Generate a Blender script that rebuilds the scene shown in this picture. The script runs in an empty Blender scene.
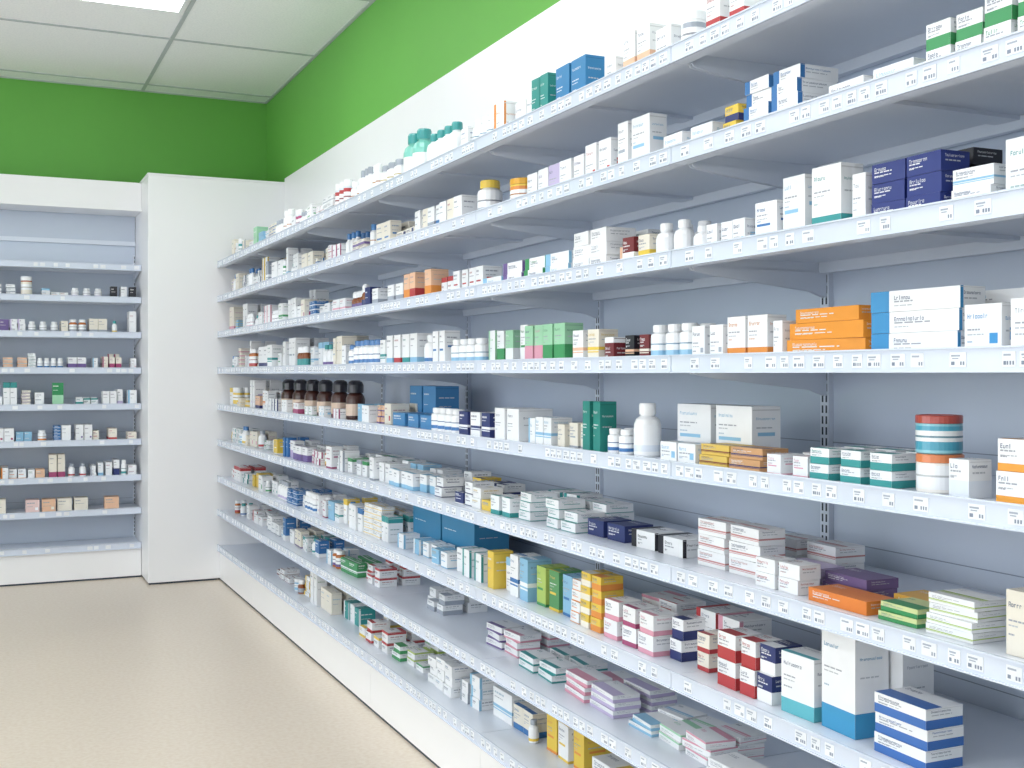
import bpy, math, random
from mathutils import Vector

scene = bpy.context.scene
try:
    scene.view_settings.view_transform = 'Standard'
except Exception:
    pass

# ------------------------------------------------------------------ colours
def lin(c):
    return c/12.92 if c <= 0.04045 else ((c+0.055)/1.055)**2.4
def C(hexs):
    hexs = hexs.lstrip('#')
    return tuple(lin(int(hexs[i:i+2], 16)/255.0) for i in (0, 2, 4))
WHITE=C('f4f6f8'); CREAM=C('f0eadc'); BLUE=C('3a76b2'); NAVY=C('2c3870'); TEAL=C('3a9a9a')
GREEN=C('43985f'); LIME=C('b2ca68'); RED=C('b83e42'); ORANGE=C('e49244'); YELLOW=C('ebca50')
PURPLE=C('746098'); PINK=C('de9fb2'); MAGENTA=C('aa4c76'); BLACK=C('24242e'); GREY=C('a4acb8')
MINT=C('a2d6b2'); SKY=C('90c2e0'); MAROON=C('762c32'); PEACH=C('edc2a2'); BROWN=C('4a2a1c')
LILAC=C('c5b9da'); TXT=C('667088'); PALE=C('e2e9f2')

# ------------------------------------------------------------------ materials
def principled(name):
    m = bpy.data.materials.new(name); m.use_nodes = True
    return m, m.node_tree.nodes, m.node_tree.links, m.node_tree.nodes['Principled BSDF']

def plain_mat(name, col, rough=0.5, noise=0.03, scale=8.0, bump=0.0, bscale=200.0, spec=0.5, coat=0.0):
    m, n, l, b = principled(name)
    tc = n.new('ShaderNodeTexCoord'); nz = n.new('ShaderNodeTexNoise')
    nz.inputs['Scale'].default_value = scale; nz.inputs['Detail'].default_value = 4
    l.new(tc.outputs['Object'], nz.inputs['Vector'])
    r = n.new('ShaderNodeValToRGB')
    r.color_ramp.elements[0].color = (*[max(0, c*(1-noise)) for c in col], 1)
    r.color_ramp.elements[1].color = (*[min(1, c*(1+noise)) for c in col], 1)
    r.color_ramp.elements[0].position = .3; r.color_ramp.elements[1].position = .7
    l.new(nz.outputs['Fac'], r.inputs['Fac']); l.new(r.outputs['Color'], b.inputs['Base Color'])
    b.inputs['Roughness'].default_value = rough
    b.inputs['Specular IOR Level'].default_value = spec
    b.inputs['Coat Weight'].default_value = coat
    if bump > 0:
        n2 = n.new('ShaderNodeTexNoise'); n2.inputs['Scale'].default_value = bscale
        l.new(tc.outputs['Object'], n2.inputs['Vector'])
        bp = n.new('ShaderNodeBump'); bp.inputs['Strength'].default_value = bump; bp.inputs['Distance'].default_value = 0.002
        l.new(n2.outputs['Fac'], bp.inputs['Height']); l.new(bp.outputs['Normal'], b.inputs['Normal'])
    return m

def attr_mat(name, rough, coat=0.0):
    m, n, l, b = principled(name)
    a = n.new('ShaderNodeAttribute'); a.attribute_name = 'Col'
    tc = n.new('ShaderNodeTexCoord'); nz = n.new('ShaderNodeTexNoise'); nz.inputs['Scale'].default_value = 25
    l.new(tc.outputs['Object'], nz.inputs['Vector'])
    mr = n.new('ShaderNodeMapRange'); mr.inputs['To Min'].default_value = .95; mr.inputs['To Max'].default_value = 1.03
    l.new(nz.outputs['Fac'], mr.inputs['Value'])
    mx = n.new('ShaderNodeVectorMath'); mx.operation = 'SCALE'
    l.new(a.outputs['Color'], mx.inputs[0]); l.new(mr.outputs['Result'], mx.inputs['Scale'])
    l.new(mx.outputs['Vector'], b.inputs['Base Color'])
    b.inputs['Roughness'].default_value = rough; b.inputs['Coat Weight'].default_value = coat
    return m

M_CARTON = attr_mat('printed_carton', 0.42)
M_PLASTIC = attr_mat('bottle_plastic', 0.28, 0.3)
M_METAL = plain_mat('shelf_lacquer', C('e2e9f4'), 0.3, 0.015, 3.0)
M_PANEL = plain_mat('back_panel_lacquer', C('d0dae9'), 0.24, 0.02, 2.0)
M_RAIL = plain_mat('price_rail_plastic', C('d4ddec'), 0.22, 0.02, 10.0)
M_LABEL = attr_mat('price_label_paper', 0.5)
M_WHITEP = plain_mat('white_board', C('f2f3f5'), 0.35, 0.01, 2.0)
M_DARK = plain_mat('slot_dark', C('39424f'), 0.7, 0.05)
M_SEAM = plain_mat('panel_seam_grey', C('8f9aac'), 0.6, 0.05)
M_GREEN = plain_mat('green_wall_paint', C('68b04c'), 0.6, 0.04, 1.2, 0.15, 120)
M_WALL = plain_mat('white_wall_paint', C('eceef0'), 0.6, 0.02, 1.5, 0.1, 120)
M_TBAR = plain_mat('ceiling_grid_bar', C('b8bcc0'), 0.5, 0.02)
M_SKIRT = plain_mat('grey_skirting', C('b5b5b5'), 0.5, 0.03)
M_ALU = plain_mat('added_window_aluminium', C('c9cdd2'), 0.35, 0.03)

# ceiling tile
m, n, l, b = principled('ceiling_tile'); M_CEIL = m
tc = n.new('ShaderNodeTexCoord'); nz = n.new('ShaderNodeTexNoise'); nz.inputs['Scale'].default_value = 90; nz.inputs['Detail'].default_value = 6
l.new(tc.outputs['Object'], nz.inputs['Vector'])
r = n.new('ShaderNodeValToRGB'); r.color_ramp.elements[0].position = .35; r.color_ramp.elements[1].position = .6
r.color_ramp.elements[0].color = (*C('eeeff1'), 1); r.color_ramp.elements[1].color = (*C('f7f7f8'), 1)
l.new(nz.outputs['Fac'], r.inputs['Fac']); l.new(r.outputs['Color'], b.inputs['Base Color']); b.inputs['Roughness'].default_value = .85
# floor
m, n, l, b = principled('vinyl_floor'); M_FLOOR = m
tc = n.new('ShaderNodeTexCoord'); nz = n.new('ShaderNodeTexNoise'); nz.inputs['Scale'].default_value = 55; nz.inputs['Detail'].default_value = 8
n2 = n.new('ShaderNodeTexNoise'); n2.inputs['Scale'].default_value = 1.3; n2.inputs['Detail'].default_value = 3
l.new(tc.outputs['Object'], nz.inputs['Vector']); l.new(tc.outputs['Object'], n2.inputs['Vector'])
r = n.new('ShaderNodeValToRGB'); r.color_ramp.elements[0].position = .35; r.color_ramp.elements[1].position = .62
r.color_ramp.elements[0].color = (*C('dccdba'), 1); r.color_ramp.elements[1].color = (*C('e4d8c8'), 1)
l.new(nz.outputs['Fac'], r.inputs['Fac'])
mx = n.new('ShaderNodeMix'); mx.data_type = 'RGBA'; mx.blend_type = 'MULTIPLY'; mx.inputs['Factor'].default_value = .08
l.new(r.outputs['Color'], mx.inputs['A']); l.new(n2.outputs['Fac'], mx.inputs['B'])
l.new(mx.outputs['Result'], b.inputs['Base Color']); b.inputs['Roughness'].default_value = .3
# light
m, n, l, b = principled('led_panel_diffuser'); M_LIGHT = m
b.inputs['Base Color'].default_value = (1, 1, 1, 1)
b.inputs['Emission Color'].default_value = (0.97, 0.985, 1.0, 1); b.inputs['Emission Strength'].default_value = 6.7

# ------------------------------------------------------------------ mesh builder
class MB:
    def __init__(s, T=None):
        s.v = []; s.f = []; s.c = []; s.s = []; s.m = []
        s.T = T or (lambda a, d, z: (a, d, z))
    def face(s, pts, col=(1, 1, 1), smooth=False, mat=0):
        k = len(s.v)
        s.v += [s.T(*p) for p in pts]
        s.f.append(tuple(range(k, k+len(pts)))); s.c.append(col); s.s.append(smooth); s.m.append(mat)
    def box(s, a0, a1, d0, d1, z0, z1, col=(1, 1, 1), mat=0):
        P = lambda a, d, z: (a, d, z)
        s.face([P(a1,d0,z0),P(a0,d0,z0),P(a0,d0,z1),P(a1,d0,z1)], col, mat=mat)
        s.face([P(a0,d1,z0),P(a1,d1,z0),P(a1,d1,z1),P(a0,d1,z1)], col, mat=mat)
        s.face([P(a0,d0,z0),P(a0,d1,z0),P(a0,d1,z1),P(a0,d0,z1)], col, mat=mat)
        s.face([P(a1,d1,z0),P(a1,d0,z0),P(a1,d0,z1),P(a1,d1,z1)], col, mat=mat)
        s.face([P(a1,d0,z1),P(a0,d0,z1),P(a0,d1,z1),P(a1,d1,z1)], col, mat=mat)
        s.face([P(a0,d0,z0),P(a1,d0,z0),P(a1,d1,z0),P(a0,d1,z0)], col, mat=mat)
    def build(s, name, mats, parent=None):
        if not s.f: return None
        me = bpy.data.meshes.new(name); me.from_pydata(s.v, [], s.f)
        at = me.color_attributes.new('Col', 'FLOAT_COLOR', 'CORNER')
        buf = []
        for f, c in zip(s.f, s.c): buf += [c[0], c[1], c[2], 1.0]*len(f)
        at.data.foreach_set('color', buf)
        me.polygons.foreach_set('use_smooth', s.s)
        for mt in mats: me.materials.append(mt)
        me.polygons.foreach_set('material_index', s.m)
        me.update()
        o = bpy.data.objects.new(name, me); scene.collection.objects.link(o)
        if parent: o.parent = parent
        return o

WID = lambda a, d, z: (d, a, z)
def wbox(name, x0, x1, y0, y1, z0, z1, mat, bevel=0.0, parent=None):
    me = bpy.data.meshes.new(name)
    vs = [(x, y, z) for x in (x0, x1) for y in (y0, y1) for z in (z0, z1)]
    fs = [(0,1,3,2),(4,6,7,5),(0,4,5,1),(2,3,7,6),(0,2,6,4),(1,5,7,3)]
    me.from_pydata(vs, [], fs); me.materials.append(mat)
    o = bpy.data.objects.new(name, me); scene.collection.objects.link(o)
    if bevel:
        bv = o.modifiers.new('bevel', 'BEVEL'); bv.width = bevel; bv.segments = 2
    if parent: o.parent = parent
    return o

def empty(name, loc=(0, 0, 0)):
    e = bpy.data.objects.new(name, None); scene.collection.objects.link(e); e.location = loc
    e.empty_display_size = .1
    return e

# ------------------------------------------------------------------ room shell
XR, YB, ZC = 1.95, 8.64, 3.443
XL, YF = -4.2, -3.2
wbox('floor', XL-.1, XR+.1, YF-.1, YB+.1, -.1, 0, M_FLOOR)
wbox('ceiling', XL-.1, XR+.1, YF-.1, YB+.1, ZC, ZC+.1, M_CEIL)
wbox('wall_right', XR, XR+.1, YF-.1, YB+.1, 0, ZC, M_GREEN)
wbox('wall_back', XL-.1, XR, YB, YB+.1, 0, ZC, M_GREEN)
wbox('wall_front', XL-.1, XR, YF-.1, YF, 0, ZC, M_WALL)
wbox('baseboard_left', XL, XL+.015, YF, YB, 0, .09, M_SKIRT)
wbox('baseboard_front', XL, XR, YF, YF+.015, 0, .09, M_SKIRT)
# unseen left wall, with windows added to bring in side fill
added_wins = [(-2.4, 0.2), (1.0, 3.6), (4.4, 7.0)]
Z0, Z1 = .45, 2.85
wl = MB(WID)
wl.box(YF, YB, XL-.1, XL, 0, Z0); wl.box(YF, YB, XL-.1, XL, Z1, ZC)
ys = [YF]+[v for w_ in added_wins for v in w_]+[YB]
for i in range(0, len(ys), 2): wl.box(ys[i], ys[i+1], XL-.1, XL, Z0, Z1)
wl.build('wall_left', [M_WALL])
for i, (ya, yb) in enumerate(added_wins):
    f = MB(WID)
    for (p, q, r0, r1) in ((ya, yb, Z0, Z0+.05), (ya, yb, Z1-.05, Z1), (ya, ya+.05, Z0+.05, Z1-.05), (yb-.05, yb, Z0+.05, Z1-.05),
                           ((ya+yb)/2-.025, (ya+yb)/2+.025, Z0+.05, Z1-.05)):
        f.box(p, q, XL-.075, XL-.025, r0, r1)
    f.build('added_window_%d' % (i+1), [M_ALU])
    ld = bpy.data.lights.new('window_fill_light', 'AREA'); ld.shape = 'RECTANGLE'; ld.size = Z1-Z0; ld.size_y = yb-ya
    ld.energy = 56; ld.color = (.90, .95, 1.0)  # fill lamp added outside each added window to lift shade under shelves
    lo = bpy.data.objects.new('window_fill_light', ld); scene.collection.objects.link(lo)
    lo.location = (XL-.14, (ya+yb)/2, (Z0+Z1)/2); lo.rotation_euler = (0, -math.pi/2, 0)

# ceiling grid
grid = MB(WID)
gx = [1.05-1.2*i for i in range(0, 5)]
gy = [7.22+1.2-1.2*i for i in range(0, 10)]
for x in gx: grid.box(YF, YB, x-.012, x+.012, ZC-.004, ZC)
for y in gy: grid.box(y-.012, y+.012, XL, XR, ZC-.005, ZC)
grid.box(YF, YB, XR-.02, XR, ZC-.006, ZC); grid.box(YB-.02, YB, XL, XR, ZC-.006, ZC)
grid.build('trim_ceiling_grid', [M_TBAR])
for i, x1 in enumerate([1.02, -1.38, -3.0]):
    for j, y1 in enumerate([6.66, 4.26, 1.86, -.54]):
        p = empty('ceiling_light_panel', (0, 0, 0))
        fr = MB(WID)
        x0 = x1-.6; y0 = y1-1.2
        for (ya, yb, xa, xb) in ((y0, y1, x0, x0+.02), (y0, y1, x1-.02, x1), (y0, y0+.02, x0+.02, x1-.02), (y1-.02, y1, x0+.02, x1-.02)):
            fr.box(ya, yb, xa, xb, ZC-.012, ZC)
        fr.build('frame', [M_WHITEP], p)
        df = MB(WID); df.box(y0+.02, y1-.02, x0+.02, x1-.02, ZC-.009, ZC-.001)
        df.build('diffuser', [M_LIGHT], p)

# ------------------------------------------------------------------ shelving
ZS = [2.142, 1.908, 1.667, 1.4235, 1.178, .935, .690, .462]
DECK = .222
def shelving(T, a0, a1, joints, zs, D, top, rng, header=False):
    root = empty('pharmacy_shelving_unit')
    bp = MB(T)
    js = sorted(set([a0]+[j for j in joints if a0 < j < a1]+[a1]))
    for p, q in zip(js[:-1], js[1:]):
        bp.box(p+.001, q-.001, D, D+.025, .0, top-.0)
    bp.build('back_panel', [M_PANEL], root)
    up = MB(T); sl = MB(T)
    for j in js:
        ja, jb = max(j-.016, a0), min(j+.016, a1)
        up.box(ja, jb, D-.014, D, .0, zs[0]+.12)
        z = .25
        while z < zs[0]+.1:
            for o in (-.007, .007):
                if ja < j+o-.003 and j+o+.003 < jb:
                    sl.box(j+o-.0026, j+o+.0026, D-.0146, D-.0139, z, z+.019)
            z += .027
    up.build('uprights', [M_METAL], root); sl.build('upright_slots', [M_DARK], root)
    sm = MB(T)
    for z in zs:
        sm.box(a0, a1, D-.0012, D, z+.052, z+.054)
    sm.build('panel_seams', [M_SEAM], root)
    sh = MB(T); br = MB(T); rl = MB(T); lb = MB(T)
    INK = C('7d889b'); INK2 = C('a2abba')
    for k, zc in enumerate(zs+[DECK]):
        zt = zc+.012
        for p, q in zip(js[:-1], js[1:]):
            p2, q2 = p+.0015, q-.0015
            sh.box(p2, q2, .0, D-.0145, zt-.004, zt)
            sh.box(p2, q2, .0, .022, zc-.020, zt-.004)
            sh.box(p2, q2, .022, .034, zc-.020, zc-.016)
            sh.box(p2, q2, D-.035, D-.0145, zt-.03, zt-.004)
            if k < len(zs):
                sh.box(p2, p2+.002, .022, D-.035, zt-.028, zt-.004)
                sh.box(q2-.002, q2, .022, D-.035, zt-.028, zt-.004)
                mid = (p2+q2)/2
                sh.box(mid-.03, mid+.03, .034, D-.035, zt-.012, zt-.004)
            rl.box(p2, q2, -.003, 0, zc-.021, zc+.021)
            rl.box(p2, q2, -.007, -.003, zc+.018, zc+.021)
            rl.box(p2, q2, -.007, -.003, zc-.021, zc-.018)
            a = p+.015
            while a < q-.05:
                w = rng.choice([.026, .030, .034])
                if rng.random() < (.85 if not header else .3):
                    g = rng.uniform(.92, 1)
                    lb.box(a, a+w, -.0042, -.003, zc-.012, zc+.012, (.84*g, .875*g, .92*g))
                    if not header:
                        n_ = rng.randint(2, 3); sz = rng.uniform(.0025, .0036)
                        for q_ in range(n_):
                            lb.box(a+.003+q_*.0055, a+.003+q_*.0055+sz, -.0045, -.0042, zc-.009, zc-.003, INK)
                        lb.box(a+w*.35, a+w-.003, -.0045, -.0042, zc+.005, zc+.008, INK2)
                        if rng.random() < .6:
                            lb.box(a+w*.45, a+w*.85, -.0045, -.0042, zc+.001, zc+.003, INK2)
                        if rng.random() < .5:
                            lb.box(a+w*.7, a+w-.003, -.0045, -.0042, zc-.009, zc-.003, INK)
                a += w+rng.choice([.008, .014, .025, .045])
        if k < len(zs):
            for j in js:
                for s_ in (-1, 1):
                    ac = j+s_*.007
                    if ac-.002 < a0 or ac+.002 > a1: continue
                    prof = [(D-.0145, zt-.028), (.05, zt-.028), (.055, zt-.036), (.12, zt-.046), (D-.06, zt-.075), (D-.0145, zt-.09)]
                    A0, A1 = ac-.0015, ac+.0015
                    br.face([(A0, d, z) for d, z in prof]); br.face([(A1, d, z) for d, z in reversed(prof)])
                    for i in range(len(prof)):
                        (da, za), (db, zb) = prof[i], prof[(i+1) % len(prof)]
                        br.face([(A0, da, za), (A1, da, za), (A1, db, zb), (A0, db, zb)])
    sh.build('shelves', [M_METAL], root); br.build('brackets', [M_METAL], root)
    rl.build('price_rails', [M_RAIL], root); lb.build('price_labels', [M_LABEL], root)
    pl = MB(T)
    for p, q in zip(js[:-1], js[1:]):
        pl.box(p+.001, q-.001, .012, .03, .012, DECK-.020)
    pl.box(a0, a1, .03, D-.001, 0, DECK-.03)
    pl.build('plinth', [M_WHITEP], root)
    kk = MB(T); kk.box(a0, a1, .016, .03, .0, .012); kk.build('plinth_shadow_gap', [M_DARK], root)
    if header:
        hd = MB(T)
        hd.box(a0, a1, .0, .02, top-.17, top); hd.box(a0, a1, .02, D-.0, top-.02, top)
        hd.box(a0, a1, .02, D-.0145, top-.19, top-.17)
        hd.box(a0, a1, -.006, .02, top-.195, top-.17)
        hd.build('canopy', [M_WHITEP], root)
        rr = MB(T); rr.box(a0, a1, D-.02, D, top-.40, top-.37); rr.build('cross_rail', [M_METAL], root)
    else:
        wp = MB(T); wp.box(a0, a1, D-.004, D+.03, zs[0]+.12, top+.02)
        wp.build('upper_white_panel', [M_WHITEP], root)
    return root

TR = lambda a, d, z: (1.456+d, a, z)
TB = lambda a, d, z: (-a, 8.25+d, z)
YE = 7.918
jr = [2.266+1.16*i for i in range(-3, 6)]
shelving(TR, -1.214, YE, jr, ZS, .46, 2.74, random.Random(3))
shelving(TB, -.998, 2.2, [-.998+1.06*i for i in range(0, 4)], [2.13]+ZS[1:], .36, 2.715, random.Random(5), header=True)

pc = empty('pillar_casing')
wbox('casing_body', 1.0, 1.948, 7.92, YB-.002, .012, 2.72, M_WHITEP, .004, pc)
wbox('casing_cap', .996, 1.948, 7.916, YB-.002, 2.72, 2.735, M_WHITEP, .002, pc)
wbox('casing_foot', 1.01, 1.45, 7.93, YB-.01, 0, .012, M_DARK, 0, pc)

# ------------------------------------------------------------------ products
class Ctx:
    def __init__(s, T, nearmax=3.4): s.T = T; s.cart = MB(T); s.bot = MB(T); s.special = {}; s.nearmax = nearmax
    def tgt(s, name, kind):
        if name is None: return s.cart if kind == 'b' else s.bot
        return s.special.setdefault(name+'|'+kind, MB(s.T))

K = .24
GLY = {'L': [(0,0,K,1),(K,0,1,.2)], 'I': [(.3,0,.6,1)], 'T': [(.38,0,.62,.8),(0,.8,1,1)], 'E': [(0,0,K,1),(K,0,1,.18),(K,.41,.9,.59),(K,.82,1,1)],
       'H': [(0,0,K,1),(1-K,0,1,1),(K,.4,1-K,.6)], 'O': [(0,0,K,1),(1-K,0,1,1),(K,0,1-K,.18),(K,.82,1-K,1)], 'n': [(0,0,K,.7),(1-K,0,1,.7),(K,.52,1-K,.7)],
       'A': [(0,0,K,1),(1-K,0,1,1),(K,.82,1-K,1),(K,.35,1-K,.5)], 'a': [(0,0,K,.7),(1-K,0,1,.7),(K,0,1-K,.16),(K,.54,1-K,.7)], 'r': [(0,0,K,.7),(K,.54,.85,.7)],
       'F': [(0,0,K,1),(K,.42,.85,.6),(K,.82,1,1)], 'u': [(0,0,K,.7),(1-K,0,1,.7),(K,0,1-K,.16)]}
LOW = ['n', 'a', 'r', 'u', 'I', 'a', 'n', 'u', 'r', 'a']
def words(rng, u0, v0, u1, v1, col, asp, letters):
    out = []; u = u0; hv = v1-v0
    if letters:
        first = True
        lw = hv*asp*.55
        while u+lw < u1+lw*.3:
            g = GLY[rng.choice(['L', 'T', 'E', 'H', 'O', 'A', 'F'])] if first else GLY[rng.choice(LOW)]
            first = False
            for (x0, y0, x1, y1) in g: out.append((u+x0*lw, v0+y0*hv, u+x1*lw, v0+y1*hv, col))
            u += lw*1.3
            if len(out) > 44: break
    else:
        c2 = tuple(.55*x+.3 for x in col)
        while u < u1-.02:
            lw = rng.uniform(.15, .35)*(u1-u0)
            out.append((u, v0+.1*hv, min(u+lw, u1), v1-.1*hv, c2)); u += lw+.05*(u1-u0)
    return out

def design(style, base, acc, rng, W, H, near):
    R = []; E = []
    asp = H/W
    dark = TXT if sum(base) > 1.2 else WHITE
    if style == 'bottom': R.append((0, 0, 1, .24, acc)); E.append((0, 0, 1, .24, acc)); t0, t1 = .42, .92
    elif style == 'top': R.append((0, .76, 1, 1, acc)); E.append((0, .76, 1, 1, acc)); t0, t1 = .14, .66
    elif style == 'side': R.append((0, 0, .22, 1, acc)); E.append((0, 0, .12, 1, acc)); t0, t1 = .2, .85
    elif style == 'half': R.append((0, 0, 1, .45, acc)); E.append((0, 0, 1, .45, acc)); t0, t1 = .5, .94
    elif style == 'stripe':
        R += [(0, .34, 1, .44, acc), (0, .26, 1, .30, acc)]; E += [(0, .34, 1, .44, acc)]; t0, t1 = .52, .94
    elif style == 'logo':
        s_ = .22
        R += [(.68, .18, .68+s_, min(.85, .18+s_/asp), acc)]; E += [(.3, .25, .7, .5, acc)]; t0, t1 = .2, .9
    elif style == 'under': R += [(.08, .40, .7, .46, acc), (0, 0, 1, .07, acc)]; E += [(0, 0, 1, .07, acc), (.2, .5, .8, .56, acc)]; t0, t1 = .5, .92
    else: t0, t1 = .3, .9
    L0 = .28 if style == 'side' else .08
    titlecol = dark if style == 'solid' or rng.random() < .4 else tuple(x*.8+.08 for x in acc)
    if sum(titlecol) > 1.5 and sum(base) > 1.5: titlecol = TXT
    if style == 'solid': titlecol = tuple(.75*x+.2*y for x, y in zip(WHITE, base)) if sum(base) < 1.9 else TXT
    th = min((t1-t0)*.32, .0078/H)
    R += words(rng, L0, t1-th-.14*(t1-t0), rng.uniform(.4, .7), t1-.14*(t1-t0), titlecol, asp, near)
    th2 = min((t1-t0)*.13, .0036/H)
    vm = t0+(t1-t0)*.36
    R += words(rng, L0, vm, rng.uniform(.4, .75), vm+th2, dark, asp, False)
    if near:
        R += words(rng, L0, vm-th2*2.2, rng.uniform(.35, .6), vm-th2*1.4, GREY if style != 'solid' else dark, asp, False)
        R += words(rng, L0, t0, rng.uniform(.2, .4), t0+th2, titlecol, asp, False)
    eh = min((t1-t0)*.22, .0055/H)
    E += words(rng, .14, t0+(t1-t0)*.65, .8, t0+(t1-t0)*.65+eh, titlecol, asp*W/.07, near)
    E += words(rng, .15, t0+(t1-t0)*.3, .7, t0+(t1-t0)*.3+th2, GREY, asp, False)
    return R, E

def carton(mb, a, d, z, la, ld, h, base, acc, style, rng, yaw=0.0, near=True):
    ca, cd = a+la/2, d+ld/2
    cs, sn = math.cos(yaw), math.sin(yaw)
    def P(x, y, zz): return (ca+x*cs-y*sn, cd+x*sn+y*cs, zz)
    A, D_ = la/2, ld/2
    z1 = z+h
    shade = rng.uniform(.95, 1.0)
    bc = tuple(x*shade for x in base)
    mb.face([P(A,-D_,z),P(-A,-D_,z),P(-A,-D_,z1),P(A,-D_,z1)], bc)
    mb.face([P(-A,D_,z),P(A,D_,z),P(A,D_,z1),P(-A,D_,z1)], bc)
    mb.face([P(-A,-D_,z),P(-A,D_,z),P(-A,D_,z1),P(-A,-D_,z1)], bc)
    mb.face([P(A,D_,z),P(A,-D_,z),P(A,-D_,z1),P(A,D_,z1)], bc)
    mb.face([P(A,-D_,z1),P(-A,-D_,z1),P(-A,D_,z1),P(A,D_,z1)], bc)
    mb.face([P(-A,-D_,z),P(A,-D_,z),P(A,D_,z),P(-A,D_,z)], bc)
    R, E = design(style, base, acc, rng, la, h, near)
    def rect(fr, r, k):
        u0, v0, u1, v1, col = r
        u0, u1 = max(0, min(1, u0)), max(0, min(1, u1)); v0, v1 = max(0, min(1, v0)), max(0, min(1, v1))
        if u1-u0 < .003 or v1-v0 < .003: return
        mb.face([fr(u0, v0, k), fr(u1, v0, k), fr(u1, v1, k), fr(u0, v1, k)], col)
    fF = lambda u, v, k: P(A-2*A*u, -D_-k, z+h*v)
    fN = lambda u, v, k: P(-A-k, -D_+2*D_*u, z+h*v)
    fX = lambda u, v, k: P(A+k, D_-2*D_*u, z+h*v)
    fT = lambda u, v, k: P(A-2*A*u, -D_+2*D_*v, z1+k)
    for i, r in enumerate(R): rect(fF, r, .00025+.00004*min(i, 3))
    for i, r in enumerate(E):
        rect(fN, r, .00025+.00004*min(i, 3))
        if i < 3: rect(fX, r, .00025+.00004*min(i, 3))
    if style in ('side', 'half', 'bottom', 'stripe'):
        rect(fT, R[0], .0003)
        T2 = R[1:]
    else: T2 = R
    if near: T2 = T2[:30]
    for i, (u0, v0, u1, v1, c_) in enumerate(T2): rect(fT, (u0, v0, u1, v1, c_), .00034)
    for fr in (fN, fX): rect(fr, (.02, .93, .98, .95, tuple(x*.75 for x in base)), .00035)

def lathe(mb, a, d, z, prof, seg=18):
    cs = [(math.cos(2*math.pi*i/seg), math.sin(2*math.pi*i/seg)) for i in range(seg)]
    for (r0, z0, _), (r1, z1, col) in zip(prof[:-1], prof[1:]):
        for i in range(seg):
            c0, s0 = cs[i]; c1, s1 = cs[(i+1) % seg]
            pts = [(a+r0*s0, d+r0*c0, z+z0), (a+r0*s1, d+r0*c1, z+z0), (a+r1*s1, d+r1*c1, z+z1), (a+r1*s0, d+r1*c0, z+z1)]
            if r0 < 1e-6: pts = pts[1:]
            elif r1 < 1e-6: pts = pts[:3]
            mb.face(pts, col, abs(z1-z0) > 1e-5)

def bottle(mb, a, d, z, r, h, body, cap, label, kind='pill', seg=18):
    lab2 = tuple(x*.45+.1 for x in label)
    if kind == 'pill':
        p = [(0,0,body),(r*.92,0,body),(r,.03*h,body),(r,.12*h,body),(r*1.01,.12*h,label),(r*1.01,.26*h,label),(r*1.012,.26*h,WHITE),(r*1.012,.42*h,WHITE),
             (r*1.012,.46*h,lab2),(r*1.01,.62*h,WHITE),(r,.62*h,body),(r,.68*h,body),(r*.93,.73*h,body),(r*.66,.77*h,body),(r*.66,.79*h,body),(r*.8,.79*h,cap),(r*.8,.97*h,cap),(r*.74,h,cap),(0,h,cap)]
    elif kind == 'jar':
        p = [(0,0,body),(r*.95,0,body),(r,.03*h,body),(r,.1*h,body),(r*1.008,.1*h,label),(r*1.008,.32*h,label),(r*1.01,.32*h,WHITE),(r*1.01,.42*h,WHITE),(r*1.01,.47*h,lab2),(r*1.01,.6*h,WHITE),(r*1.008,.72*h,label),(r,.72*h,body),(r,.78*h,body),(r*.95,.79*h,body),
             (r*1.02,.79*h,cap),(r*1.02,.97*h,cap),(r*.98,h,cap),(r*.85,h,cap),(r*.83,.985*h,cap),(0,.985*h,cap)]
    elif kind == 'syrup':
        p = [(0,0,body),(r*.94,0,body),(r,.03*h,body),(r,.1*h,body),(r*1.01,.1*h,label),(r*1.01,.40*h,label),(r,.40*h,body),(r,.52*h,body),(r*.9,.60*h,body),(r*.7,.66*h,body),(r*.6,.68*h,body),(r*.85,.68*h,cap),(r*.85,.88*h,cap),(r*.7,.96*h,cap),(r*.4,h,cap),(0,h,cap)]
    else:
        p = [(0,0,body),(r*.92,0,body),(r,.04*h,body),(r,.1*h,body),(r*1.008,.1*h,label),(r*1.008,.22*h,label),(r*1.01,.5*h,WHITE),(r*.99,.6*h,body),(r*.85,.7*h,body),(r*.6,.75*h,body),(r*.52,.76*h,body),(r*.52,.79*h,body),(r*.62,.79*h,cap),(r*.62,.96*h,cap),(r*.56,h,cap),(0,h,cap)]
    lathe(mb, a, d, z, p, seg)

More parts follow.
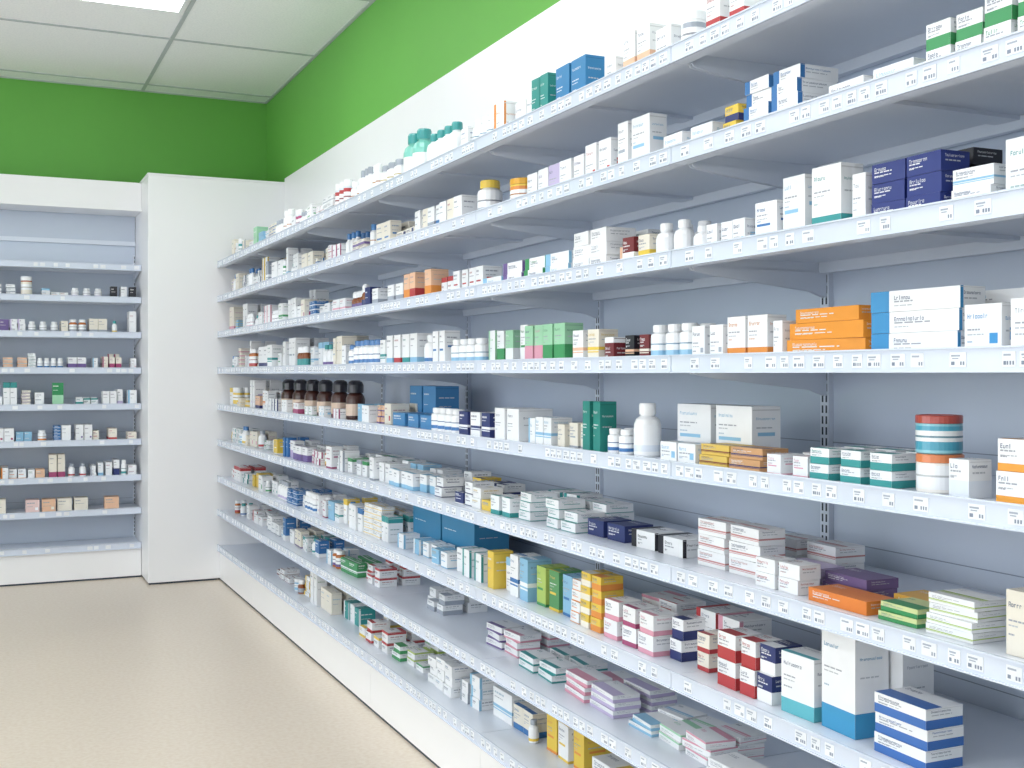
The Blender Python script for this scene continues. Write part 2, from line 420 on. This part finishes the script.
ALT = ['bottom', 'top', 'side', 'half', 'stripe', 'logo', 'under', 'plain', 'plain', 'under']
def run(ctx, rng, z, y0, y1, la, ld, h, n=1, st='bottom', base=WHITE, acc=BLUE, d=.045, gap=.004, rows=1, name=None, jit=.04, cols=None):
    mb = ctx.tgt(name, 'b')
    cnt = max(1, int((y1-y0+gap)/(la+gap)))
    step = (y1-y0-la)/(cnt-1) if cnt > 1 else 0
    step = min(step, la+.03) if cnt > 1 else 0
    if cnt > 1 and step < la+.001: jit = min(jit, .01)
    vary = name is None and cnt > 2
    for r in range(rows):
        hv, stv, dv = h, st, 0
        for i in range(cnt):
            b2, a2 = (base, acc) if cols is None else cols[i % len(cols)]
            if vary and i % 2 == 0 and rng.random() < .75:
                hv = h*rng.uniform(.74, 1.08); dv = rng.uniform(0, .035); stv = rng.choice(ALT) if st != 'solid' else st
            if vary and cnt > 3 and rng.random() < .12: continue
            nn = n if n == 1 or (r == 0 and not vary) else max(1, n-rng.choice([0, 0, 1]))
            dd = d+r*(ld+.028)+rng.uniform(0, .008)+dv
            if dd+ld > .435: dd = .435-ld
            for k in range(nn):
                sj = .008 if name is None else .003
                yw = rng.uniform(-jit, jit)
                carton(mb, y0+i*step+(rng.uniform(-.0015, .0015) if k else 0), dd+(rng.uniform(0, sj) if k else 0), z+.0006+k*(hv+.0006), la*(rng.uniform(.86, 1) if vary else 1), ld, hv, b2, a2, stv, rng, yw, y0 < ctx.nearmax)

def bots(ctx, rng, z, y0, y1, r, h, body=WHITE, cap=WHITE, label=BLUE, kind='pill', d=.045, rows=1, n=1, name=None, seg=16):
    mb = ctx.tgt(name, 'p'); w = 2*r*1.03+.005
    cnt = max(1, int((y1-y0)/w)); step = (y1-y0)/cnt
    hh = h
    for q in range(rows):
        for i in range(cnt):
            if cnt > 4 and rng.random() < .12: continue
            if cnt > 4 and rng.random() < .3: hh = h*rng.uniform(.85, 1.05)
            for k in range(n):
                bottle(mb, a=y0+step*(i+.5), d=d+r*1.03+q*w+rng.uniform(0, .004), z=z+.0006+k*(h+.0004), r=r, h=hh, body=body, cap=cap, label=label, kind=kind, seg=seg)

ACC = [BLUE, SKY, TEAL, RED, ORANGE, PURPLE, GREEN, NAVY, YELLOW, PINK, SKY, MAGENTA, GREY, GREY, LILAC]
STY = ['bottom', 'top', 'side', 'stripe', 'logo', 'under', 'plain', 'under', 'plain', 'logo', 'plain', 'half']
def mix(ctx, rng, z, y0, y1, hmin=.05, hmax=.11, d=.045, pb=.3, fill=.93, white=.86, maxd=.16, maxla=.12, stack=.35, tall=.12):
    a = y0
    while a < y1-.05:
        if rng.random() > fill: a += rng.uniform(.03, .12); continue
        if rng.random() < pb:
            r = rng.uniform(.016, .027); h = rng.uniform(max(.06, hmin), max(.08, hmax)); k = rng.randint(1, 4)
            w = k*(2*r*1.03+.005)
            if a+w > y1: k = max(1, int((y1-a)/(2*r*1.03+.005))); w = k*(2*r*1.03+.005)
            if a+w > y1: break
            body, cap, kind = rng.choice([(WHITE, WHITE, 'pill'), (WHITE, WHITE, 'pill'), (WHITE, BLUE, 'pill'), (WHITE, BLUE, 'round'), (PALE, WHITE, 'jar'), (WHITE, TEAL, 'round'), (C('8a4a22'), WHITE, 'syrup'), (C('b86a2c'), WHITE, 'pill'), (WHITE, GREY, 'round')])
            bots(ctx, rng, z, a, a+w, r, h, body, cap, rng.choice(ACC), kind, d+rng.uniform(0, .03), rows=rng.choice([1, 2]), seg=12)
            a += w+.006
        else:
            la = rng.uniform(.032, maxla); ld = rng.uniform(.045, .08); h = rng.uniform(hmin, hmax); k = rng.choice([1, 1, 2, 2, 3]); n = 1
            if rng.random() < tall: h = min(.17, hmax*1.4); la = min(la, .06)
            elif rng.random() < stack: h = rng.uniform(.018, .034); n = max(1, int(rng.uniform(hmin, hmax)/h))
            w = k*(la+.004)
            if a+w > y1: w = min(w, y1-a); la = w-.004; k = 1
            if la < .02: break
            base = WHITE if rng.random() < .8 else CREAM; acc = rng.choice(ACC); st = rng.choice(STY)
            if rng.random() > white:
                base = rng.choice([acc, CREAM, PEACH, SKY, MINT, NAVY, acc, BLUE]); acc = WHITE if sum(base) < 1.3 else acc; st = rng.choice(['solid', 'bottom', 'stripe'])
            run(ctx, rng, z, a, a+w-.004, la, ld, h, n, st, base, acc, d+rng.uniform(0, .035), rows=1 if ld*2 > maxd else 2, jit=.06)
            a += w+rng.choice([.003, .003, .01, .025])

def finish(ctx, cn='medicine_cartons', bn='pill_bottles'):
    ctx.cart.build(cn, [M_CARTON]); ctx.bot.build(bn, [M_PLASTIC])
    for k, mb in ctx.special.items():
        nm, kd = k.split('|'); mb.build(nm, [M_CARTON if kd == 'b' else M_PLASTIC])

def shelf(i, seed):
    return Ctx(TR), random.Random(seed), (ZS+[DECK])[i]+.012
# ---- shelf 1 (top)
c, g, z = shelf(0, 11)
mix(c, g, z, -1.15, 2.0)
run(c, g, z, 2.06, 2.22, .052, .07, .11, 1, 'stripe', WHITE, RED)
bots(c, g, z, 2.25, 2.33, .03, .10, WHITE, WHITE, GREY, 'jar')
run(c, g, z, 2.35, 2.43, .07, .06, .09, 1, 'logo', WHITE, SKY)
run(c, g, z, 2.45, 2.58, .06, .06, .12, 1, 'half', WHITE, PEACH)
run(c, g, z, 2.62, 2.68, .05, .05, .08, 1, 'plain', WHITE, GREY)
run(c, g, z, 2.78, 2.96, .085, .06, .125, 1, 'solid', C('2f7fb4'), WHITE)
run(c, g, z, 3.01, 3.12, .05, .05, .13, 1, 'solid', C('2a8f88'), WHITE)
run(c, g, z, 3.15, 3.40, .075, .06, .12, 1, 'logo', WHITE, ORANGE)
bots(c, g, z, 3.42, 3.60, .026, .10, WHITE, WHITE, SKY)
run(c, g, z, 3.62, 3.70, .06, .06, .09, 1, 'bottom', WHITE, BLUE)
bots(c, g, z, 3.75, 4.05, .032, .14, WHITE, TEAL, TEAL, 'round')
bots(c, g, z, 4.12, 4.32, .046, .19, C('7cc8ba'), TEAL, WHITE, 'round')
bots(c, g, z, 4.35, 4.6, .030, .11, WHITE, GREY, YELLOW)
mix(c, g, z, 4.62, 6.2, .08, .15, pb=.5, fill=.98); mix(c, g, z, 6.2, 7.85, .09, .16, white=.6, pb=.4, fill=.98)
finish(c)
# ---- shelf 2
c, g, z = shelf(1, 12)
mix(c, g, z, -1.15, 1.22)
run(c, g, z, 1.28, 1.40, .055, .06, .052, 2, 'half', WHITE, GREEN, d=.05, name='green_white_medicine_cartons')
run(c, g, z, 1.41, 1.53, .055, .06, .046, 2, 'half', WHITE, GREEN, d=.05, name='green_white_medicine_cartons')
run(c, g, z, 1.56, 1.80, .10, .10, .045, 1, 'plain', WHITE, SKY, d=.05)
run(c, g, z, 1.88, 2.06, .085, .10, .028, 4, 'side', WHITE, BLUE, d=.05, jit=.03)
run(c, g, z, 2.075, 2.13, .05, .07, .036, 2, 'half', YELLOW, NAVY, d=.04)
run(c, g, z, 2.18, 2.38, .085, .10, .055, 1, 'logo', WHITE, SKY)
run(c, g, z, 2.45, 2.54, .085, .05, .13, 1, 'under', WHITE, SKY)
run(c, g, z, 2.55, 2.61, .05, .05, .13, 1, 'under', WHITE, GREY)
run(c, g, z, 2.64, 2.78, .065, .06, .105, 1, 'logo', WHITE, RED)
run(c, g, z, 2.80, 3.17, .07, .06, .105, 1, 'side', WHITE, PURPLE, cols=[(WHITE, PURPLE), (WHITE, LILAC), (LILAC, PURPLE)])
bots(c, g, z, 3.2, 3.32, .045, .09, YELLOW, C('e0a830'), ORANGE, 'jar')
bots(c, g, z, 3.46, 3.58, .042, .125, WHITE, YELLOW, GREY, 'pill')
run(c, g, z, 3.6, 4.2, .07, .06, .10, 1, 'bottom', WHITE, BLUE, cols=[(WHITE, BLUE), (WHITE, GREY), (CREAM, RED), (WHITE, SKY)])
mix(c, g, z, 4.24, 6.2, .07, .13, pb=.4); mix(c, g, z, 6.2, 7.85, .07, .14, white=.7)
finish(c)
# ---- shelf 3
c, g, z = shelf(2, 13)
mix(c, g, z, -1.15, 1.2)
run(c, g, z, 1.23, 1.36, .125, .06, .10, 1, 'logo', WHITE, TEAL)
run(c, g, z, 1.385, 1.475, .085, .09, .034, 2, 'stripe', WHITE, SKY)
run(c, g, z, 1.50, 1.60, .085, .07, .03, 4, 'solid', BLACK, WHITE, d=.13)
run(c, g, z, 1.49, 1.665, .083, .065, .036, 3, 'solid', C('27367c'), TEAL, name='navy_medicine_carton_stack')
run(c, g, z, 1.68, 1.73, .035, .05, .10, 1, 'plain', WHITE, GREY)
run(c, g, z, 1.745, 1.845, .085, .055, .13, 1, 'bottom', WHITE, TEAL)
run(c, g, z, 1.855, 1.935, .07, .055, .125, 1, 'under', WHITE, SKY)
run(c, g, z, 1.945, 2.03, .07, .055, .085, 1, 'under', WHITE, BLUE)
run(c, g, z, 2.05, 2.2, .045, .05, .06, 1, 'logo', WHITE, SKY)
bots(c, g, z, 2.21, 2.28, .024, .065, WHITE, WHITE, GREY, 'round', rows=2)
bots(c, g, z, 2.29, 2.44, .026, .09, WHITE, WHITE, GREY, 'round', rows=2)
run(c, g, z, 2.45, 2.64, .055, .07, .07, 1, 'half', CREAM, MAROON, cols=[(CREAM, YELLOW), (MAROON, WHITE), (CREAM, PEACH)])
run(c, g, z, 2.66, 2.85, .09, .09, .037, 3, 'plain', WHITE, GREY, rows=2)
run(c, g, z, 2.88, 3.5, .15, .08, .035, 2, 'side', WHITE, GREEN, cols=[(WHITE, SKY), (WHITE, GREEN), (WHITE, PURPLE)])
run(c, g, z, 3.54, 3.95, .06, .07, .085, 1, 'bottom', WHITE, RED)
run(c, g, z, 3.98, 4.28, .065, .07, .11, 1, 'half', PEACH, ORANGE, cols=[(PEACH, ORANGE), (CREAM, ORANGE), (PEACH, RED)])
run(c, g, z, 4.31, 4.7, .08, .08, .08, 1, 'plain', WHITE, GREY)
mix(c, g, z, 4.73, 6.4, .07, .12, white=.88); mix(c, g, z, 6.4, 7.85, .07, .13, white=.65)
finish(c)
# ---- shelf 4 (eye level)
c, g, z = shelf(3, 14)
mix(c, g, z, -1.15, 1.2)
run(c, g, z, 1.24, 1.345, .10, .08, .085, 1, 'plain', WHITE, GREY)
run(c, g, z, 1.36, 1.44, .078, .06, .08, 1, 'logo', WHITE, C('3a92cc'), name='blue_logo_medicine_carton')
run(c, g, z, 1.455, 1.665, .21, .06, .038, 3, 'side', WHITE, C('3a8ec4'), name='white_medicine_carton_stack', d=.05)
run(c, g, z, 1.40, 1.60, .19, .08, .037, 3, 'plain', WHITE, SKY, d=.15)
run(c, g, z, 1.685, 1.915, .225, .06, .033, 2, 'solid', C('ec9a34'), BROWN, name='orange_medicine_carton_stack', d=.05)
carton(c.tgt('orange_medicine_carton_stack', 'b'), 1.70, .055, z+.0006+.0672, .19, .05, .028, C('ec9a34'), BROWN, 'solid', g, .02)
run(c, g, z, 1.925, 1.96, .03, .05, .075, 1, 'plain', WHITE, GREY)
run(c, g, z, 1.975, 2.12, .068, .05, .09, 1, 'bottom', WHITE, ORANGE)
run(c, g, z, 2.13, 2.26, .05, .06, .075, 1, 'logo', WHITE, GREY, rows=2)
bots(c, g, z, 2.27, 2.46, .024, .085, WHITE, WHITE, SKY, 'pill', rows=2)
run(c, g, z, 2.49, 2.68, .05, .07, .07, 1, 'half', MAROON, BLACK, cols=[(MAROON, CREAM), (BLACK, PEACH), (MAROON, WHITE)])
run(c, g, z, 2.70, 2.88, .06, .06, .085, 1, 'stripe', CREAM, YELLOW, cols=[(CREAM, YELLOW), (WHITE, PEACH)])
run(c, g, z, 2.90, 3.04, .065, .06, .11, 1, 'half', MINT, GREEN)
run(c, g, z, 3.05, 3.17, .055, .06, .11, 1, 'half', MINT, PINK)
run(c, g, z, 3.18, 3.50, .055, .06, .11, 1, 'side', WHITE, GREEN, cols=[(WHITE, GREEN), (WHITE, MINT), (MINT, WHITE)])
bots(c, g, z, 3.52, 3.8, .026, .085, WHITE, WHITE, SKY, 'pill', rows=2)
run(c, g, z, 3.83, 3.95, .05, .06, .12, 1, 'under', WHITE, BLUE)
bots(c, g, z, 3.97, 4.1, .03, .11, WHITE, WHITE, BLUE, 'round', rows=2)
run(c, g, z, 4.12, 4.6, .08, .07, .12, 1, 'bottom', WHITE, BLUE, cols=[(WHITE, SKY), (WHITE, TEAL), (WHITE, RED)])
bots(c, g, z, 4.62, 5.05, .03, .11, WHITE, BLUE, BLUE, 'pill')
mix(c, g, z, 5.08, 7.85, .08, .16, pb=.4, white=.92)
finish(c)
# ---- shelf 5
c, g, z = shelf(4, 15)
mix(c, g, z, -1.15, 1.18)
run(c, g, z, 1.215, 1.405, .062, .06, .052, 2, 'bottom', WHITE, C('eca23c'), name='orange_white_medicine_cartons')
run(c, g, z, 1.425, 1.475, .045, .05, .065, 1, 'half', WHITE, PALE)
jb_ = c.tgt('tablet_jar_stack', 'p')
bottle(jb_, 1.535, .05+.041, z+.0006, .040, .068, C('f3f0ea'), C('dc8250'), WHITE, 'jar', 32)
bottle(jb_, 1.537, .05+.041, z+.0694, .0395, .068, C('8cc8d6'), C('b04a40'), C('4aa2bc'), 'jar', 32)
run(c, g, z, 1.61, 1.835, .055, .06, .031, 2, 'half', WHITE, TEAL, rows=2, name='teal_white_medicine_cartons')
run(c, g, z, 1.85, 1.99, .045, .06, .042, 1, 'under', WHITE, PINK, rows=2)
run(c, g, z, 2.0, 2.23, .11, .07, .024, 2, 'stripe', C('c98a4a'), YELLOW, cols=[(C('d0a070'), NAVY), (C('e0c060'), MAROON)])
run(c, g, z, 2.14, 2.46, .14, .08, .135, 1, 'under', WHITE, SKY, d=.13)
run(c, g, z, 2.25, 2.40, .07, .06, .045, 1, 'logo', WHITE, SKY)
bots(c, g, z, 2.47, 2.555, .035, .135, WHITE, WHITE, PALE, 'round', name='white_plastic_bottle', seg=32)
bots(c, g, z, 2.56, 2.68, .021, .065, WHITE, WHITE, BLUE, rows=2)
run(c, g, z, 2.70, 2.79, .04, .05, .135, 1, 'solid', C('2a8a80'), WHITE)
run(c, g, z, 2.81, 2.99, .052, .07, .075, 1, 'plain', CREAM, GREY)
run(c, g, z, 3.01, 3.18, .05, .07, .095, 1, 'under', WHITE, SKY)
run(c, g, z, 3.22, 3.40, .08, .12, .10, 1, 'plain', WHITE, GREY)
run(c, g, z, 3.43, 3.70, .08, .09, .105, 1, 'side', WHITE, NAVY, cols=[(NAVY, WHITE), (WHITE, NAVY)])
bots(c, g, z, 3.73, 4.0, .028, .085, WHITE, WHITE, BLUE)
run(c, g, z, 4.03, 4.5, .14, .12, .06, 1, 'solid', C('4a8cc0'), WHITE)
run(c, g, z, 4.30, 4.62, .15, .1, .16, 1, 'solid', C('4a8cc0'), WHITE, d=.19)
mix(c, g, z, 4.52, 5.02, .06, .10, d=.045)
for i in range(6):   # dark syrup bottles standing apart, low cartons between them
    y = 5.06+i*.25
    bots(c, g, z, y, y+.1, .044, .18, C('40201a'), BLACK, C('d8c0ac'), 'syrup', d=.06, name='brown_syrup_bottles', seg=20)
    run(c, g, z, y+.115, y+.235, .055, .06, g.uniform(.04, .075), 1, g.choice(ALT), WHITE, g.choice(ACC))
mix(c, g, z, 6.58, 7.85, .07, .13)
finish(c)
# ---- shelf 6
c, g, z = shelf(5, 16)
mix(c, g, z, -1.15, 1.15)
run(c, g, z, 1.22, 1.35, .062, .06, .105, 1, 'plain', WHITE, GREY, cols=[(WHITE, SKY), (CREAM, PEACH)])
run(c, g, z, 1.42, 1.53, .105, .075, .017, 4, 'stripe', WHITE, LIME)
run(c, g, z, 1.55, 1.65, .095, .075, .016, 2, 'half', C('d8e0a0'), GREEN)
run(c, g, z, 1.67, 1.85, .17, .075, .026, 1, 'solid', C('e8863a'), WHITE)
run(c, g, z, 1.56, 1.72, .15, .08, .028, 1, 'solid', C('ecb850'), WHITE, d=.145)
run(c, g, z, 1.78, 2.06, .13, .08, .02, 2, 'solid', C('7a6492'), WHITE, d=.135, cols=[(C('7a6492'), WHITE), (LILAC, PURPLE)])
run(c, g, z, 2.06, 2.30, .11, .07, .036, 3, 'stripe', WHITE, C('c88c8c'), d=.09)
run(c, g, z, 1.98, 2.28, .10, .08, .036, 2, 'stripe', WHITE, C('c88c8c'), d=.23)
run(c, g, z, 1.88, 2.02, .065, .055, .03, 2, 'plain', WHITE, RED, d=.05)
run(c, g, z, 2.38, 2.62, .11, .09, .045, 1, 'side', WHITE, BLACK, d=.10, rows=1)
run(c, g, z, 2.66, 2.86, .09, .09, .045, 1, 'solid', NAVY, WHITE, d=.10)
run(c, g, z, 2.88, 3.26, .085, .09, .028, 3, 'stripe', WHITE, TEAL, rows=2)
run(c, g, z, 3.28, 3.42, .06, .07, .06, 1, 'bottom', WHITE, TEAL)
run(c, g, z, 3.45, 4.0, .075, .08, .045, 2, 'half', YELLOW, NAVY, rows=2, cols=[(YELLOW, NAVY), (WHITE, YELLOW), (WHITE, NAVY), (NAVY, WHITE)])
run(c, g, z, 4.02, 4.5, .07, .08, .08, 1, 'side', WHITE, SKY, rows=2)
run(c, g, z, 4.52, 5.2, .07, .08, .09, 1, 'half', WHITE, TEAL, rows=2, cols=[(WHITE, TEAL), (WHITE, GREEN), (WHITE, GREY)])
mix(c, g, z, 5.22, 6.3, .06, .11)
run(c, g, z, 6.32, 6.8, .09, .09, .08, 1, 'half', YELLOW, WHITE)
mix(c, g, z, 6.82, 7.85, .06, .12)
finish(c)
# ---- shelf 7
c, g, z = shelf(6, 17)
mix(c, g, z, -1.15, 1.12)
run(c, g, z, 1.52, 1.655, .13, .085, .036, 3, 'half', WHITE, C('3f70b8'), name='blue_white_medicine_carton_stack')
run(c, g, z, 1.71, 1.815, .10, .08, .20, 1, 'bottom', WHITE, C('3f98c6'), name='tall_medicine_carton', d=.05)
run(c, g, z, 1.68, 1.78, .09, .08, .19, 1, 'plain', WHITE, GREY, d=.14)
run(c, g, z, 1.83, 1.935, .10, .065, .125, 1, 'bottom', WHITE, C('62b8c4'))
run(c, g, z, 1.96, 2.07, .052, .07, .06, 2, 'half', WHITE, NAVY, cols=[(NAVY, WHITE), (WHITE, RED)])
run(c, g, z, 2.085, 2.16, .07, .07, .06, 2, 'half', WHITE, RED)
run(c, g, z, 2.18, 2.40, .05, .07, .05, 2, 'half', WHITE, YELLOW, cols=[(WHITE, NAVY), (CREAM, RED), (WHITE, YELLOW)])
run(c, g, z, 2.20, 2.7, .09, .09, .04, 3, 'side', WHITE, MAGENTA, d=.14, cols=[(WHITE, PINK), (WHITE, RED)])
run(c, g, z, 2.42, 2.68, .075, .07, .05, 2, 'bottom', WHITE, MAGENTA, cols=[(WHITE, PINK), (WHITE, MAGENTA)])
run(c, g, z, 2.70, 2.88, .055, .07, .037, 4, 'half', YELLOW, ORANGE, cols=[(YELLOW, ORANGE), (YELLOW, CREAM), (WHITE, ORANGE)])
run(c, g, z, 2.90, 3.14, .07, .08, .14, 1, 'bottom', SKY, LIME, cols=[(SKY, BLUE), (C('5a9a62'), YELLOW), (LIME, GREEN)])
run(c, g, z, 3.16, 3.38, .07, .08, .125, 1, 'side', WHITE, SKY, cols=[(SKY, WHITE), (WHITE, BLUE), (WHITE, SKY)])
run(c, g, z, 3.40, 3.5, .05, .07, .12, 1, 'solid', YELLOW, ORANGE)
run(c, g, z, 3.52, 3.80, .07, .07, .09, 1, 'under', WHITE, TEAL)
run(c, g, z, 3.86, 4.5, .31, .14, .195, 1, 'solid', C('3a88b4'), WHITE, d=.17, name='blue_medicine_carton')
run(c, g, z, 3.82, 4.4, .07, .07, .075, 1, 'logo', WHITE, SKY, cols=[(WHITE, SKY), (SKY, WHITE), (WHITE, GREY)])
mix(c, g, z, 4.52, 5.4, .07, .14, white=.97); mix(c, g, z, 5.42, 6.9, .06, .12)
run(c, g, z, 6.92, 7.3, .08, .08, .08, 1, 'solid', YELLOW, ORANGE)
mix(c, g, z, 7.32, 7.85, .06, .12)
finish(c)
# ---- shelf 8
c, g, z = shelf(7, 18)
mix(c, g, z, -1.15, 1.9, .05, .1, d=.08)
run(c, g, z, 1.95, 2.22, .12, .08, .02, 2, 'plain', WHITE, GREY, d=.06)
run(c, g, z, 2.26, 2.62, .115, .08, .018, 3, 'stripe', WHITE, MINT, d=.07, rows=2, cols=[(WHITE, PINK), (WHITE, MINT), (WHITE, SKY)], jit=.12)
run(c, g, z, 2.68, 2.98, .14, .08, .02, 3, 'half', WHITE, LILAC, d=.08, rows=2, cols=[(WHITE, LILAC), (WHITE, PINK)], jit=.12)
run(c, g, z, 3.06, 3.30, .11, .08, .022, 2, 'bottom', WHITE, TEAL, d=.09, rows=2, jit=.12)
run(c, g, z, 3.38, 3.62, .11, .08, .024, 3, 'bottom', WHITE, PURPLE, d=.12, rows=2, cols=[(WHITE, PINK), (WHITE, PURPLE)], jit=.1)
run(c, g, z, 4.1, 4.35, .075, .08, .04, 2, 'plain', WHITE, GREY, d=.14, rows=2)
run(c, g, z, 4.75, 5.0, .07, .08, .04, 2, 'top', WHITE, RED, d=.10, rows=2)
mix(c, g, z, 5.02, 5.6, .05, .1, white=.9, d=.06, fill=.8)
mix(c, g, z, 5.65, 7.85, .04, .09, fill=.75, d=.06)
finish(c)
# ---- base deck
c, g, z = shelf(8, 19)
mix(c, g, z, -1.15, 2.9, .06, .13, d=.1)
run(c, g, z, 2.95, 3.2, .07, .09, .12, 1, 'half', WHITE, YELLOW, d=.12, rows=2, cols=[(YELLOW, ORANGE), (WHITE, YELLOW)])
mix(c, g, z, 3.25, 3.6, .05, .1, d=.1, white=1)
run(c, g, z, 3.65, 4.1, .08, .08, .035, 3, 'stripe', WHITE, BLUE, d=.07, rows=2, cols=[(WHITE, SKY), (WHITE, GREY), (WHITE, BLUE)])
run(c, g, z, 4.2, 4.5, .09, .08, .035, 2, 'half', WHITE, GREEN, d=.07, rows=2, cols=[(WHITE, GREEN), (WHITE, LIME)])
run(c, g, z, 4.55, 4.95, .08, .08, .045, 2, 'top', WHITE, YELLOW, d=.07, rows=2, cols=[(WHITE, RED), (WHITE, YELLOW)])
run(c, g, z, 5.1, 5.35, .08, .08, .08, 1, 'bottom', WHITE, TEAL, d=.1, cols=[(TEAL, WHITE), (WHITE, TEAL)])
mix(c, g, z, 5.4, 6.2, .06, .13, d=.06, white=.97, fill=.85)
run(c, g, z, 6.3, 6.7, .1, .09, .03, 2, 'half', WHITE, MAROON, d=.08)
finish(c)

# ---- back shelving stock  (local a = -X)
zb = [2.13]+ZS[1:]
sp = [None, (.05, .12, .45, .97, .75), (.05, .11, .35, .88, .9), (.06, .11, .4, .95, .92), (.05, .11, .4, .95, .85), (.05, .11, .3, .98, .75), (.05, .11, .25, .98, .8), (.07, .1, 0, 1, .3)]
for i, s_ in enumerate(sp):
    if s_ is None: continue
    c, g, z = Ctx(TB, -9), random.Random(140+i), zb[i]+.012
    hmin, hmax, pb, fill, wh = s_
    if i == 4:
        mix(c, g, z, -.97, -.55, hmin, hmax, .04, pb, fill, wh, maxla=.06)
        run(c, g, z, -.50, -.40, .07, .07, .15, 1, 'half', C('2f8f58'), MINT)
        mix(c, g, z, -.38, 2.15, hmin, hmax, .04, pb, fill, wh, maxla=.06)
    elif i == 1:
        mix(c, g, z, -.76, -.36, hmin, .08, .05, .1, fill, .7, maxla=.06)
        run(c, g, z, -.97, -.80, .045, .08, .10, 1, 'solid', BLACK, WHITE, cols=[(BLACK, WHITE), (WHITE, MAROON), (BLACK, WHITE)])
        bots(c, g, z, -.32, -.22, .035, .13, C('a85c34'), WHITE, CREAM, 'jar')
        mix(c, g, z, -.20, 2.15, hmin, hmax, .04, pb, fill, wh, maxla=.06)
    elif i == 7:
        run(c, g, z, -.86, 2.1, .095, .11, .10, 1, 'half', PEACH, CREAM, cols=[(PEACH, CREAM), (C('ecd0cc'), WHITE), (CREAM, PEACH), (CREAM, PALE)], rows=1)
    else:
        mix(c, g, z, -.97, 2.15, hmin, hmax, .04, pb, fill, wh, maxla=.06)
    finish(c)

# ------------------------------------------------------------------ world + camera
w = bpy.data.worlds.new('world'); scene.world = w; w.use_nodes = True
w.node_tree.nodes['Background'].inputs['Color'].default_value = (.85, .93, 1, 1)
w.node_tree.nodes['Background'].inputs['Strength'].default_value = 1.0

cam = bpy.data.cameras.new('camera'); co = bpy.data.objects.new('camera', cam); scene.collection.objects.link(co)
cam.sensor_width = 36; cam.lens = 1148/1024*36
cam.shift_y = -10/1024
co.location = (0, 0, 1.4); co.rotation_euler = (math.radians(90), 0, -math.atan(530/1148))
cam.clip_start = .05
scene.camera = co
